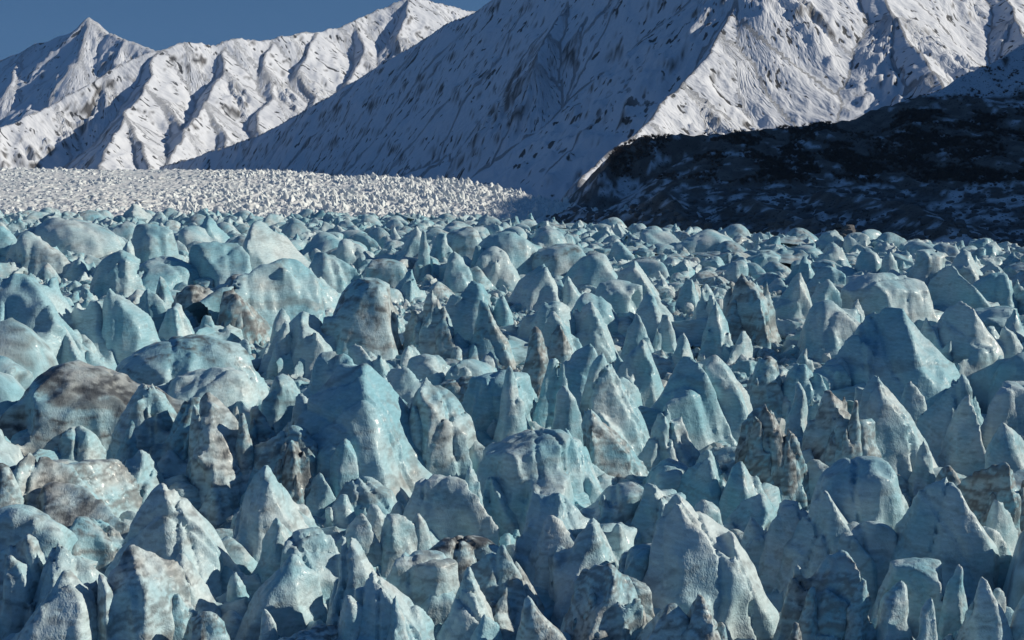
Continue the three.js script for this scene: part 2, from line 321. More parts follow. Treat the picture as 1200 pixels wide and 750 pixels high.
// ------------------------------------------------------------------ the setting: mountains as ridges with gullied flanks
const ridgeOf = (pts, left, right, o = {}) => ({ pts: pts.map(p => p.length > 3 ? p.slice(1) : at(...p)), left, right, ...o });
function mountainHeight(ridges, base, gl, ga, seed) {
  const segs = [];
  for (const rg of ridges) { let s = 0; for (let i = 0; i + 1 < rg.pts.length; i++) { const a = rg.pts[i], b = rg.pts[i + 1], L = Math.hypot(b[0] - a[0], b[2] - a[2]); segs.push({ a, b, L, s, left: rg.left, right: rg.right, g: rg.gully ?? 1, p: rg.power ?? 1.12, r: ridges.indexOf(rg), o: (segs.length % 1) + ridges.indexOf(rg) * 37 }); s += L; } }
  return (x0, z0) => {
    const wA = gl * 0.32, wF = 0.6 / gl;
    const x = x0 + wA * fbm(x0 * wF, seed, z0 * wF, 2), z = z0 + wA * fbm(x0 * wF + 9, seed + 4, z0 * wF, 2);
    let best = base, second = base, bd = 0, bs = 0, bh = 1, bg = 1, be = -1;
    for (const e of segs) {
      const ex = e.b[0] - e.a[0], ez = e.b[2] - e.a[2];
      const t = clamp(((x - e.a[0]) * ex + (z - e.a[2]) * ez) / (e.L * e.L), 0, 1);
      const dx = x - e.a[0] - ex * t, dz = z - e.a[2] - ez * t, d = Math.hypot(dx, dz);
      const side = ex * dz - ez * dx;                                // which flank, seen along the ridge
      const y = lerp(e.a[1], e.b[1], t), sl = lerp(e.left, e.right, sstep(-0.9, 0.9, side / (e.L * d + 1e-6)));
      const h = base + (y - base) * Math.pow(clamp(1 - d * sl / (y - base), 0, 1), e.p);
      if (h > best) { if (e.r !== be) second = best; be = e.r; best = h; bd = d; bs = e.s + t * e.L + (t <= 0 || t >= 1 ? Math.atan2(dx, dz) * gl * 4 : 0) + e.o * 100 + (side > 0 ? 0 : 5000); bh = y - base; bg = e.g; } else if (h > second && e.r !== be) second = h;
    }
    lastUV = [bs / (gl * 4), bd / (gl * 5.5)];
    if (best <= base) return base;
    const ramp = clamp(bd / (gl * 0.9), 0, 1) * sstep(0, ga * 1.6, best - second) * clamp((best - base) / 60, 0, 1);
    const u = bs / gl, v = bd / gl;
    const gully = Math.abs(noise(u, v * 0.16 + seed, 1.5)) + 0.5 * Math.abs(noise(u * 2.3 + v * 0.25, v * 0.3, seed + 5.5)) + 0.26 * Math.abs(noise(u * 5.1, v * 0.8, seed + 8.5));
    let rough = 0, am = 1, fq = 1.3 / gl, keep = 1;                       // sharp ribs on ribs
    for (let i = 0; i < 5; i++) { const q = 1 - Math.abs(noise(x0 * fq + i * 7.1, best * fq * 0.6 + seed, z0 * fq)) * 2; const w = q * q * am * keep; rough += w - am * 0.42; keep = clamp(w / am * 1.6, 0.15, 1); am *= 0.52; fq *= 2.1; }
    return best + bg * ramp * ga * (gully * 1.5 - 0.6) * 1.0 + ga * 0.4 * rough * (0.3 + 0.7 * ramp) * (0.25 + 0.75 * bg);
  };
}
const SNOW = [0.60, 0.63, 0.68], ROCK = [0.06, 0.06, 0.063], ROCK2 = [0.13, 0.122, 0.115];
const snowRock = (lo, sc) => (x, y, z, ny) => {
  const n = fbm(x * sc, y * sc * 1.4, z * sc, 4), m = noise(x * sc * 4.3, y * sc * 2, z * sc * 4.3);
  const k = sstep(lo - 0.05, lo + 0.06, ny + n * 0.22 + m * 0.16), c = sstep(-0.3, 0.4, m);
  return [0, 1, 2].map(i => lerp(lerp(ROCK[i], ROCK2[i], c), SNOW[i], k));
};
const mtn = (nx, nz, x0, x1, z0, z1, h, col, label) => structure(sheet(nx, nz, (u, v) => [lerp(x0, x1, u), lerp(z0, z1, v)], h, col), mountainMat, 'mountain', label, 'mountain');
// far pyramid peak
mtn(260, 90, -6400, -2200, -12300, -15000, mountainHeight([
  ridgeOf([[-120, 110, 13500], [0, 72, 13500], [42, 50, 13500], [82, 36, 13500], [105, 19, 13500], [122, 36, 13365], [150, 45, 13230], [182, 58, 13095], [230, 75, 13095]], 0.75, 0.75),
  ridgeOf([[105, 19, 13500], [90, 70, 12960], [60, 110, 12555]], 0.7, 0.7), ridgeOf([[140, 42, 13365], [150, 90, 12825]], 0.7, 0.7), ridgeOf([[30, 56, 13500], [10, 100, 12825]], 0.7, 0.7)], -520, 230, 80, 2.2),
  snowRock(0.52, 0.014), 'far snowy pyramid peak under blue sky behind the lower rocky ridge');
// lit rocky ridge across the valley
mtn(430, 250, -4400, 900, -6200, -11900, mountainHeight([
  ridgeOf([[-160, 190, 7010], [-40, 165, 7750], [62, 122, 8410], [120, 86, 8720], [185, 56, 9070], [213, 49, 9220], [246, 51, 9390], [270, 44, 9520], [300, 48, 9680], [340, 40, 9890], [376, 36, 10160], [402, 31, 10300], [432, 16, 10540], [465, 3, 10720], [482, -3, 10810], [505, 0, 10930], [552, 13, 11190], [620, 10, 11720], [700, 30, 12160]], 0.8, 0.8),
  ridgeOf([[185, 56, 9070], [172, 100, 8620], [150, 135, 8130], [112, 192, 7280]], 0.62, 0.78),
  ridgeOf([[150, 135, 8130], [168, 165, 7820], [172, 196, 7450]], 0.6, 0.72), ridgeOf([[172, 100, 8620], [205, 140, 8340], [222, 192, 7820]], 0.65, 0.8),
  ridgeOf([[258, 50, 9460], [262, 84, 9090], [240, 120, 8620], [262, 160, 8260], [266, 198, 7760]], 0.62, 0.8),
  ridgeOf([[240, 120, 8620], [215, 150, 8140], [196, 195, 7650]], 0.7, 0.72),
  ridgeOf([[315, 46, 9760], [306, 78, 9360], [318, 112, 9050], [300, 150, 8540], [308, 196, 7940]], 0.6, 0.75),
  ridgeOf([[370, 37, 10080], [352, 82, 9490], [372, 112, 9260], [350, 150, 8720]], 0.65, 0.8), ridgeOf([[372, 112, 9260], [398, 140, 9060]], 0.6, 0.72),
  ridgeOf([[418, 24, 10420], [424, 62, 10030], [404, 96, 9590], [420, 128, 9280]], 0.6, 0.78),
  ridgeOf([[482, -3, 10810], [466, 40, 10250], [470, 74, 9920], [448, 105, 9520]], 0.6, 0.8)], -430, 190, 78, 6.6),
  snowRock(0.55, 0.02), 'sunlit snowy mountain ridge with rocky gullies across the valley');
// large mountain with a shaded wall and a bright gullied face
mtn(550, 330, -2300, 2700, -3350, -8300, mountainHeight([
  ridgeOf([[170, 200, 7700], [230, 183, 7500], [300, 158, 7250], [350, 132, 7050], [420, 92, 6750], [500, 42, 6400], [560, 9, 6150], [640, -30, 5800], [760, -60, 5400], [880, -65, 5050]], 0.9, 1.2, { gully: 0.35, power: 1 }),
  ridgeOf([[880, -65, 5050], [862, -5, 4850], [845, 40, 4650], [805, 98, 4300], [755, 142, 3950], [715, 178, 3700], [680, 208, 3500]], 0.66, 1.0, { gully: 1 }),
  ridgeOf([[880, -65, 5050], [1000, -70, 5400], [1150, -55, 5900], [1300, -60, 6300], [1450, -80, 6600]], 0.8, 0.8),
  ridgeOf([[1000, -70, 5400], [1045, 15, 4900], [1090, 85, 4450], [1130, 150, 4000]], 0.58, 0.5),
  ridgeOf([[1150, -55, 5900], [1190, 20, 5300], [1230, 90, 4700]], 0.58, 0.5),
  ridgeOf([[668, -15, 5650], [655, 15, 5480], [640, 40, 5350], [622, 72, 5200]], 0.85, 1.3, { power: 1 }), ridgeOf([[705, -20, 5550], [692, 12, 5380], [684, 34, 5280]], 0.9, 1.3, { power: 1 })], -290, 130, 46, 3.3),
  snowRock(0.49, 0.022), 'large snowy mountain with a shaded blue wall and a bright gullied face');

// dark brushy hill beside the glacier, rising to a mountain out of the frame
const hillRidges = mountainHeight([
  ridgeOf([[700, 204, 1480], [724, 174, 1540], [748, 159, 1560], [850, 154, 1600]], 1, 0.62, { gully: 0.5 }),
  ridgeOf([[850, 154, 1600], [930, 148, 1640], [1005, 138, 1680], [1055, 118, 1720], [1100, 104, 1760]], 0.9, 0.19, { gully: 0.5 }),
  ridgeOf([[1040, 126, 1710], [1100, 104, 1760], [1150, 80, 1820], [1205, 48, 1880], [1300, -20, 1950]], 0.6, 0.42, { gully: 0.5 }), ridgeOf([[1300, -20, 1950], ['w', 1150, 300, -2100], ['w', 1640, 690, -2050]], 0.8, 0.75),
  ridgeOf([['w', 1640, 690, -2050], ['w', 1630, 735, -1750], ['w', 1640, 745, -1400], ['w', 1650, 740, -1100], ['w', 1680, 500, -850]], 0.7, 0.8),
  ridgeOf([['w', 1640, 690, -2050], ['w', 1650, 700, -2500], ['w', 1700, 700, -3000]], 0.8, 0.8),
  ridgeOf([[775, 222, 1080], [800, 250, 1000], [830, 266, 930]], 0.5, 0.5), ridgeOf([[720, 250, 1150], [745, 256, 1080], [770, 268, 1000]], 0.45, 0.45),
  ridgeOf([[715, 250, 1150], [690, 246, 1230], [672, 238, 1320]], 0.5, 0.5),
  ridgeOf([[880, 232, 1050], [930, 250, 950], [1000, 272, 840]], 0.4, 0.4), ridgeOf([[960, 224, 1150], [1060, 238, 1020], [1110, 258, 900]], 0.35, 0.35)], -62, 42, 9, 9.1);
const hillHeight = (x, z) => { const h = hillRidges(x, z) + 2.4 * fbm(x * 0.06, 0.5, z * 0.06, 4) - 190 * sstep(1600, 1850, -z) * sstep(240, 130, x); lastUV = null; return h; };
const BRUSH = [0.085, 0.073, 0.066], BRUSH2 = [0.17, 0.148, 0.132], GRAVEL = [0.12, 0.125, 0.13];
structure(sheet(400, 270, (u, v) => { const d = 640 * Math.pow(3000 / 640, v); return [lerp(-40 - d * 0.02, 1700 + d * 0.15, Math.pow(u, 1.6)), -d]; }, hillHeight,
  (x, y, z, ny) => {
    const n = fbm(x * 0.011, y * 0.03, z * 0.011, 4), m = fbm(x * 0.06, y * 0.12, z * 0.06, 3);
    const low = sstep(-2, -30, y + 10 * n), high = sstep(55, 95, y + 30 * n - 0.0 * x);
    const snow = sstep(0.22, 0.4, n * 0.5 + m * 0.95 + -0.02 + low * 0.28 + high * 0.75), g = sstep(0.0, 0.3, m + low * 0.8 - 0.4);
    const b = sstep(-0.4, 0.4, m);
    return [0, 1, 2].map(i => lerp(lerp(lerp(BRUSH[i], BRUSH2[i], b), GRAVEL[i], g), SNOW[i] * 0.92, snow));
  }, 46), hillMat, 'hillside', 'dark brushy hillside with snow patches and gravel beside the glacier', 'hill');

// ------------------------------------------------------------------ the ice pinnacles that the photograph lets you pick out
// [x, top, foot (places on the photograph), width to the left, to the right, shape, dirt]
// shapes: F sharp-edged, D dome, T tower, B block, M many peaks, L lump
const S = `75 668 790 55 45 T .25|82 636 745 40 70 F .15|35 624 740 50 30 M .3|158 638 770 45 70 M .35|224 650 740 25 40 F .2|216 566 690 75 60 F .2|112 602 660 35 45 L .5|46 527 625 35 70 F .5|5 540 640 30 35 D .4|20 590 680 45 60 D .15|246 714 790 25 35 D .4|280 670 735 20 20 F .1
316 547 650 45 65 F .1|332 583 640 25 50 L .1|328 607 690 32 32 F .15|342 645 745 35 35 T .1|372 622 700 40 40 B .1|417 622 765 30 45 F .15|455 672 790 50 48 M .1|425 600 660 22 18 T .1|467 602 660 22 20 B .1|488 598 655 10 18 T .05|477 650 740 30 50 B .25|500 682 745 25 35 L .25|543 663 765 30 50 F .1|572 718 790 25 25 F .05|558 710 770 12 10 T .05|551 542 628 14 16 T 0|515 557 635 40 25 B .05|530 622 700 40 60 D .75|585 640 735 35 50 F .35|375 727 790 50 30 D .3|312 711 780 10 15 T .1|402 577 630 25 15 F .05|420 556 610 30 50 L .2|468 585 630 15 12 L .1|444 588 645 25 20 D .1
661 579 690 40 90 M .1|803 576 735 55 95 F .1|722 662 780 60 40 M .45|745 636 730 35 45 D .15|772 700 800 35 30 T .4|815 694 800 30 55 M .5|798 630 715 12 22 F .05|625 698 800 15 50 F .4|730 563 610 35 30 L .25|712 580 612 30 25 L .15|750 590 615 18 15 L .2|772 562 625 30 30 D .1|825 582 635 18 18 T .1|884 578 625 30 20 F .05|885 605 660 20 20 F .1
1008 530 655 60 60 D .05|976 574 670 60 45 F .1|990 575 650 10 25 T .05|1100 556 690 60 60 F .05|1148 612 690 25 40 D .05|1158 583 680 18 35 F .05|975 647 770 45 45 M .4|1050 680 780 25 15 T .15|1087 698 790 15 15 T .15|1078 655 720 45 22 B .1|1118 660 760 18 18 T .1|1145 675 780 20 45 F .15|1200 680 780 25 30 F .1|925 585 660 35 30 L .2|930 728 790 15 15 L .6|1133 703 780 12 15 L .3
88 413 520 90 75 D .65|182 444 555 45 45 M .35|218 461 560 30 40 D .3|262 461 575 35 45 M .4|84 493 540 20 35 L .3|33 500 535 25 27 D .05|155 528 590 60 38 F .15|2 484 530 15 14 L .1|8 510 560 20 25 F .3|250 424 480 50 40 D .15|225 386 465 75 80 D .3
332 435 500 28 28 D .2|352 464 540 25 35 D .35|385 406 520 40 45 D .1|398 427 565 60 95 F .18|445 438 505 20 25 T .05|466 422 480 28 40 F .05|500 447 555 30 55 M .3|508 412 455 32 28 D .05|540 440 485 30 22 B .6|358 495 575 55 30 M .45|340 514 590 15 22 M .6|308 472 560 20 25 M .5|401 512 585 18 22 T .1|580 433 530 40 40 B .05|597 425 545 20 22 F .05|546 419 460 25 25 D .05|570 409 450 18 18 T .05|482 398 430 20 20 F .15|430 402 435 25 30 F .05|585 553 600 25 40 F .05
650 419 520 32 18 B .2|705 411 515 25 45 F .1|690 402 480 35 15 F .05|745 396 465 35 28 F .05|795 416 500 38 40 F .05|846 414 500 28 28 T .05|658 449 540 15 25 T .05|668 500 580 18 35 T 0|695 473 565 12 60 F .4|780 474 540 18 30 F .15|645 504 590 75 20 B .05|832 520 580 50 15 F .05|780 537 575 25 25 D .15|868 538 590 22 30 F .1|905 470 570 40 25 M .55|893 415 480 18 30 D .4|612 440 510 25 30 M .1
983 454 560 35 30 M .5|930 445 540 15 20 F .1|1020 438 550 35 50 F .05|1009 420 460 15 15 D .05|983 416 470 35 18 D .1|945 422 480 30 20 D .05|1058 444 510 14 25 T .1|1107 414 460 12 22 F .2|1128 437 525 40 22 F .1|1122 459 545 20 22 F .15|1052 363 470 60 60 F .05|1122 352 455 55 60 M .15|1168 395 460 45 40 F .1|1182 446 540 28 40 B .1|1173 492 570 18 30 T .05|1080 516 565 12 14 F .05|1178 540 650 30 25 M .7|1112 544 600 22 25 L .8|940 405 440 8 8 T .05
60 322 425 65 85 M .1|135 334 420 25 45 F .05|82 250 300 40 60 D .1|35 269 315 12 50 L .3|50 263 300 30 60 L .5|163 235 262 20 17 F .05|172 262 315 18 36 B .15|193 295 330 32 48 D .1|140 292 340 28 25 L .05|150 276 320 15 15 F .05|255 283 330 28 45 B .1|228 262 290 18 22 D .1|246 250 285 18 26 F .05|228 330 375 25 30 D .85|275 337 395 18 28 M .75|275 318 360 40 25 D .45|212 353 405 22 20 D .1|243 367 400 12 12 D .05|182 335 385 18 16 T .1|194 322 365 15 12 F .3|5 262 310 15 30 F .05
310 256 320 30 55 F .1|325 296 380 45 55 D .25|366 310 360 10 20 T .05|385 291 340 22 30 D .05|425 322 420 50 45 D .45|510 340 420 35 20 M .45|486 264 310 38 15 F .05|512 271 315 15 22 D .05|495 266 320 7 10 T .05|542 265 305 25 25 B .35|533 291 335 12 22 F .05|590 268 320 40 45 D .2|585 286 330 25 20 D .05|558 327 400 25 35 F .05|560 348 420 15 40 F .4|592 345 400 18 12 T .05|355 365 425 40 40 M .05|332 359 400 15 10 T .05|438 383 420 20 25 F .05|536 388 420 15 20 F .05|478 314 345 18 12 F .05|455 301 330 20 25 D .4|412 277 310 20 25 D .1|380 269 300 25 30 D .1|348 256 280 18 20 L .2
665 281 320 45 30 D .3|697 293 330 20 22 D .05|632 306 355 28 25 F .05|666 322 355 12 15 F .05|730 279 305 18 22 F .05|750 303 345 22 38 F .15|825 266 295 25 40 D .05|762 266 290 15 40 D .05|642 266 290 22 20 D .05|715 327 375 30 32 B .05|695 340 390 25 30 D .05|690 352 410 20 35 F .05|770 339 390 25 50 F .05|745 365 425 18 25 F .1|775 365 420 15 20 D .15|640 347 410 28 35 D .05|655 362 430 12 30 F .1|627 380 450 15 15 T .75|650 378 440 10 25 M .55|836 352 410 12 22 F .1|825 327 385 15 20 F .05|806 325 355 12 12 D .05|870 320 395 20 35 M .55|862 301 325 12 15 D .05|800 388 430 12 12 T .05|868 385 415 12 12 D .05
1035 318 385 50 55 B .05|1118 309 370 35 50 F .05|1090 290 330 25 20 B .15|1125 290 335 20 35 F .2|1041 292 325 10 10 T .05|1020 288 322 20 15 D .1|970 267 290 14 15 D .05|1005 271 292 18 16 B .05|978 348 410 40 30 D .05|1003 344 400 15 20 F .2|933 317 365 25 20 F .05|968 324 355 15 10 T .1|970 308 335 22 18 L .1|1172 315 360 35 20 D .05|1165 355 400 40 35 D .1|1155 377 420 15 25 F .1|945 299 330 15 15 L .05|980 284 310 15 15 F .1`
  .split(/[|\n]/).map(s => { const p = s.trim().split(' '); return { px: +p[0], top: +p[1], foot: +p[2], wl: +p[3], wr: +p[4], kind: p[5], dirt: +p[6] }; });
// pinnacles that all the others are told by: place on the photograph -> [label, short way to say it]
const ANCHORS = {
  '88 413': ['broad dark dirt-capped ice dome with pale cracks over its shoulder', 'the dirt-capped dome'],
  '398 427': ['huge ice fin whose long ridge parts a blue face from a banded bright face', 'the huge ridged fin'],
  '803 576': ['tall glittering ice wedge with a long sunlit flank', 'the glittering wedge'],
  '551 542': ['slim upright clear blue ice column beside a shaded block', 'the slim blue column'],
  '1008 530': ['smooth rounded blue ice dome like a helmet', 'the helmet dome'],
  '1100 556': ['tall smooth blue ice peak with hollows melted in its flank', 'the hollowed peak'],
  '60 322': ['wide runnelled wall of pale blue ice with several tops', 'the runnelled wall'],
  '425 322': ['dark dirt-streaked ice dome with a blue summit', 'the dirt-streaked dome'],
  '627 380': ['narrow brown dirt-covered ice column', 'the brown column'],
  '1035 318': ['long flat-topped blue ice block with a bright end', 'the long block'],
  '1052 363': ['tall pointed blue ice fin with one bright flank below the long block', 'the tall pointed fin'],
  '530 622': ['low brown mound of dirt-covered ice', 'the brown mound'],
  '668 500': ['waisted clear blue ice pillar flaring at its foot', 'the flared pillar'],
  '75 668': ['pale banded ice tower with a blunt rounded top', 'the banded tower'],
  '825 266': ['smooth blue ice dome at the edge of the dark rubble', 'the rubble-edge dome'],
  '983 454': ['dirty fluted ice cliff with dark vertical grooves', 'the fluted cliff'],
  '590 268': ['broad grey-blue whaleback of ice near the white glacier', 'the whaleback'],
};
const TONE = d => d < 0.08 ? 'clear blue' : d < 0.2 ? 'blue-white' : d < 0.38 ? 'grey-streaked' : d < 0.58 ? 'dirty grey' : 'dark dirt-covered';
const SHAPE = { F: ['sharp-edged', 'ice_pinnacle', 'ice pinnacle'], D: ['rounded', 'ice_dome', 'ice dome'], T: ['upright', 'ice_tower', 'ice tower'], B: ['flat-topped', 'ice_block', 'ice block'], M: ['many-peaked', 'ice_massif', 'ice massif'], L: ['low', 'ice_mound', 'ice mound'] };

const things = [];
for (const s of S) {
  const d = groundDistance(s.foot), m = d / FPX, g = at(s.px, s.foot, d), topY = at(s.px, s.top, d)[1];
  s.d = d; s.x = g[0]; s.z = -d; s.H = Math.max(1.5, topY); { const k = s.foot < 470 ? 1.14 : 1.27; s.WL = s.wl * m * k; s.WR = s.wr * m * k; } s.key = s.px + ' ' + s.top;
  s.y = level(s.x, s.z);
  things.push(s);
}
// smaller pinnacles that fill the gaps
const fillers = [];
{
  const r = mulberry(4242), cellOf = new Map(), G = 16, key = (x, z) => Math.floor(x / G) + ',' + Math.floor(z / G);
  const put = (x, z, rad) => { const k = key(x, z); (cellOf.get(k) ?? cellOf.set(k, []).get(k)).push([x, z, rad]); };
  for (const s of things) put(s.x + (s.WR - s.WL) / 2, s.z, (s.WL + s.WR) / 2 * 0.8);
  const free = (x, z, rad) => { for (let i = -2; i <= 2; i++) for (let k = -2; k <= 2; k++) for (const q of cellOf.get(key(x + i * G, z + k * G)) ?? []) if (Math.hypot(q[0] - x, q[1] - z) < (q[2] + rad) * 0.72) return false; return true; };
  for (let n = 0; n < 16000; n++) {
    const d = Math.sqrt(lerp(118 * 118, 790 * 790, r())), x = (r() - 0.5) * (d * 0.95 + 60);
    if (d > iceEnd(x) + 35) continue;
    const inFrame = Math.abs(x) < d * 0.37 && d > 150;
    const rad = inFrame ? (d > 480 ? 3 + r() * 4.8 : 1.8 + r() * r() * 4.6) : d < 155 ? 2 + r() * 3 : 5 + r() * 8;
    if (!free(x, -d, rad)) continue;
    put(x, -d, rad);
    const far = sstep(450, 650, d);
    fillers.push({ foot: 0, x, z: -d, d, rad, H: rad * (inFrame ? lerp((d < 330 ? 0.55 : 0.75) + r() * 0.45, 0.65 + r() * 0.6, far) : 0.9 + r() * 0.5), kind: far > r() ? 'DMFD'[Math.floor(r() * 4)] : (d < 330 ? 'MDBLLB' : 'FMDBML')[Math.floor(r() * 6)], dirt: r() * r() * 0.5, turn: r() * 6.28, shown: inFrame ? rad / d : 0, y: level(x, -d) - (inFrame ? 2.5 * (1 - far) : 0) });
  }
}
// low ridges that join neighbouring pinnacles
const saddles = [];
{
  const done = new Set(), r = mulberry(616);
  for (let i = 0; i < things.length; i++) {
    const a = things[i], near = things.map((b, j) => [Math.hypot(a.x - b.x, a.z - b.z), j]).filter(q => q[1] !== i).sort((p, q) => p[0] - q[0]).slice(0, 3);
    for (const [gap, j] of near) {
      const b = things[j], k = Math.min(i, j) + '-' + Math.max(i, j), low = Math.min(a.H, b.H);
      if (done.has(k) || gap < 2 || gap > 3.2 * (a.WL + a.WR + b.WL + b.WR) / 4) continue;
      done.add(k);
      saddles.push({ x: (a.x + b.x) / 2, z: (a.z + b.z) / 2, y: (a.y + b.y) / 2 - 0.5, len: gap * 0.55, wide: Math.min(gap * 0.5, 1.4 + low * 0.28), H: low * (0.34 + r() * 0.22), turn: Math.atan2(-(b.z - a.z), b.x - a.x), pick: Math.floor(r() * 4) });
    }
  }
}
console.log('landmarks', things.length, 'fillers', fillers.length);
fillers.sort((a, b) => b.shown - a.shown);
const anchors = things.filter(s => ANCHORS[s.key]).map(s => ({ s, short: ANCHORS[s.key][1] }));
const single = fillers.splice(0, Math.max(0, 300 - things.length));
for (const f of single) things.push({ ...f, WL: f.rad, WR: f.rad, key: '' });
// labels: look, size, and where it stands next to one of the pinnacles above
const byLabel = new Map();
for (const s of things) {
  if (ANCHORS[s.key]) { s.label = ANCHORS[s.key][0]; continue; }
  let best = null, bd = 1e9;
  for (const a of anchors) { const q = Math.hypot(a.s.x - s.x, a.s.z - s.z); if (q < bd) { bd = q; best = a; } }
  const big = s.H > 13 ? 'tall' : s.H > 6.5 ? 'mid-sized' : 'small';
  const dx = s.x - best.s.x, dz = s.z - best.s.z;
  const side = Math.abs(dx) > Math.abs(dz) ? (dx > 0 ? 'sunward side' : 'shadow side') : (dz < 0 ? 'mountain side' : 'open side');
  s.label = `${TONE(s.dirt)} ${big} ${SHAPE[s.kind][0]} ${SHAPE[s.kind][2]} on the ${side} of ${best.short}`; s.bd = bd;
  (byLabel.get(s.label) ?? byLabel.set(s.label, []).get(s.label)).push(s);
}
for (const [label, list] of byLabel) if (list.length > 1) {
  list.sort((a, b) => a.bd - b.bd);
  list.forEach((s, i) => { s.label = (['nearest', 'second', 'third', 'fourth', 'fifth', 'sixth', 'seventh', 'eighth', 'ninth', 'tenth', 'eleventh', 'twelfth'][i] ?? 'outlying') + ' ' + label; });
}
let tris = 0, seed = 1;
for (const s of things) {
  const wz = (s.WL + s.WR) / 2 * (s.kind === 'B' ? 0.75 : 0.9), rr = mulberry(++seed * 31);
  const cell = Math.max(0.3, 3.05 * s.d / 1386), dirt = Math.min(0.6, s.dirt) + (s.foot > 560 ? 0.08 : 0.02), look = { dirt, cell, rust: s.dirt > 0.65 && s.kind !== 'D', frost: s.foot > 600 ? 0.15 : 0, deep: s.d < 330 ? 5 : 3.2 };
  const inParts = s.kind === 'M' && s.key !== '';
  const geo = makeIce({ ...look, wl: s.WL, wr: s.WR, wz: wz * (0.85 + rr() * 0.35), H: s.H, kind: s.kind, seed, cap: s.kind === 'D' && s.dirt > 0.28 ? 0.62 : 0, whole: !inParts });
  tris += geo.index.count / 3;
  const data = { label: s.label, category: SHAPE[s.kind][2], group: 'ice pinnacles of the glacier' };
  if (!inParts) { add(new THREE.Mesh(geo, iceMat), SHAPE[s.kind][1], data).position.set(s.x, s.y, s.z); continue; }
  const o = add(new THREE.Group(), SHAPE[s.kind][1], data);
  o.position.set(s.x, s.y, s.z);
  const part = (name, g, x, z) => { const p = new THREE.Mesh(g, iceMat); p.name = name; p.position.set(x, 0, z); p.castShadow = p.receiveShadow = true; o.add(p); };
  part('body', geo, 0, 0);
  for (let k = 0; k < 2; k++) {                                      // spires that stand out from the body
    const a = [0.6, 2.5][k] + (rr() - 0.5) * 0.9, q = 0.42 + rr() * 0.3, w = (s.WL + s.WR) / 2 * (0.36 + rr() * 0.16);
    const g = makeIce({ ...look, wl: w, wr: w * (0.8 + rr() * 0.4), wz: w, H: s.H * (0.55 + rr() * 0.38), kind: 'FF'[k], seed: seed + 2000 + k * 311 });
    tris += g.index.count / 3;
    part('spire', g, Math.cos(a) * q * (Math.cos(a) < 0 ? s.WL : s.WR), Math.sin(a) * q * wz);
  }
}
console.log('pinnacle triangles', tris);
// the many smaller ones, too many to build singly
{
  const rest = new THREE.Group();
  add(rest, 'small_ice_pinnacles', { kind: 'stuff', label: 'countless smaller ice lumps and spikes packed between the big pinnacles', category: 'ice' });
  const variants = [];
  'FFFDDDDTLLLMMMBBB'.split('').forEach((kind, i) => variants.push({ kind, geo: makeIce({ wl: 5, wr: 5, wz: 4.6, H: kind === 'D' || kind === 'L' ? 4 : 6, kind, seed: 900 + i, dirt: 0.06 + (i * 0.618 % 1) * 0.4, cell: 0.75, fine: 0.5, deep: 2.5 }), list: [] }));
  for (const f of fillers) { const v = variants.filter(q => q.kind === f.kind); v[Math.floor(f.turn * 7) % v.length].list.push(f); }
  const m = new THREE.Matrix4(), q = new THREE.Quaternion(), Y = new THREE.Vector3(0, 1, 0);
  for (let p = 0; p < 4; p++) {
    const list = saddles.filter(f => f.pick === p), im = new THREE.InstancedMesh(makeIce({ wl: 5, wr: 5, wz: 4, H: 5, kind: 'MFMF'[p], seed: 930 + p, dirt: 0.1 + p * 0.1, cell: 0.5, fine: 0.5, deep: 3 }), iceMat, list.length);
    im.name = 'joining_ice'; im.userData.kind = 'stuff'; im.castShadow = im.receiveShadow = true;
    list.forEach((f, i) => { m.compose(new THREE.Vector3(f.x, f.y, f.z), q.setFromAxisAngle(Y, f.turn), new THREE.Vector3(f.len / 5, f.H / 5, f.wide / 4)); im.setMatrixAt(i, m); });
    rest.add(im);
  }
  for (const v of variants) if (v.list.length) {
    const im = new THREE.InstancedMesh(v.geo, iceMat, v.list.length);
    im.name = 'ice_lumps'; im.userData.kind = 'stuff'; im.castShadow = im.receiveShadow = true;
    v.list.forEach((f, i) => { const k = f.rad / 5, w = 0.75 + f.turn * 3.7 % 0.6; m.compose(new THREE.Vector3(f.x, f.y, f.z), q.setFromAxisAngle(Y, f.turn), new THREE.Vector3(k * w, f.H / (v.kind === 'D' || v.kind === 'L' ? 4 : 6), k / w)); im.setMatrixAt(i, m); });
    rest.add(im);
  }
}
// broken ice lying in the gaps
{
  const r = mulberry(31337), geo = new THREE.IcosahedronGeometry(1, 1), pa = geo.attributes.position;
  for (let i = 0; i < pa.count; i++) { const x = pa.getX(i), y = pa.getY(i), z = pa.getZ(i), k = 1 + 0.8 * noise(x * 0.9 + 8, y * 0.9, z * 0.9); pa.setXYZ(i, x * k * 1.25, y * k * 0.85, z * k); }
  geo.computeVertexNormals();
  const im = new THREE.InstancedMesh(geo, new THREE.MeshStandardMaterial({ name: 'broken_ice', color: new THREE.Color().setRGB(0.42, 0.5, 0.52), roughness: 0.6 }), 9000);
  const m = new THREE.Matrix4(), q = new THREE.Quaternion(), e = new THREE.Euler(), c = new THREE.Color();
  for (let i = 0; i < 9000; i++) {
    const d = Math.sqrt(lerp(125 * 125, 480 * 480, r())), x = (r() - 0.5) * (d * 0.85 + 20), s = 0.25 + Math.pow(r(), 4) * 1.5, t = 0.55 + r() * 0.6;
    m.compose(new THREE.Vector3(x, floorY(x, -d) + s * 0.3, -d), q.setFromEuler(e.set(r() * 6, r() * 6, r() * 6)), new THREE.Vector3(s, s, s)); im.setMatrixAt(i, m); im.setColorAt(i, c.setRGB(t, t, t));
  }
  add(im, 'fallen_ice_chunks', { kind: 'stuff', label: 'broken chunks of ice lying in the gaps between the pinnacles', category: 'ice' });
}
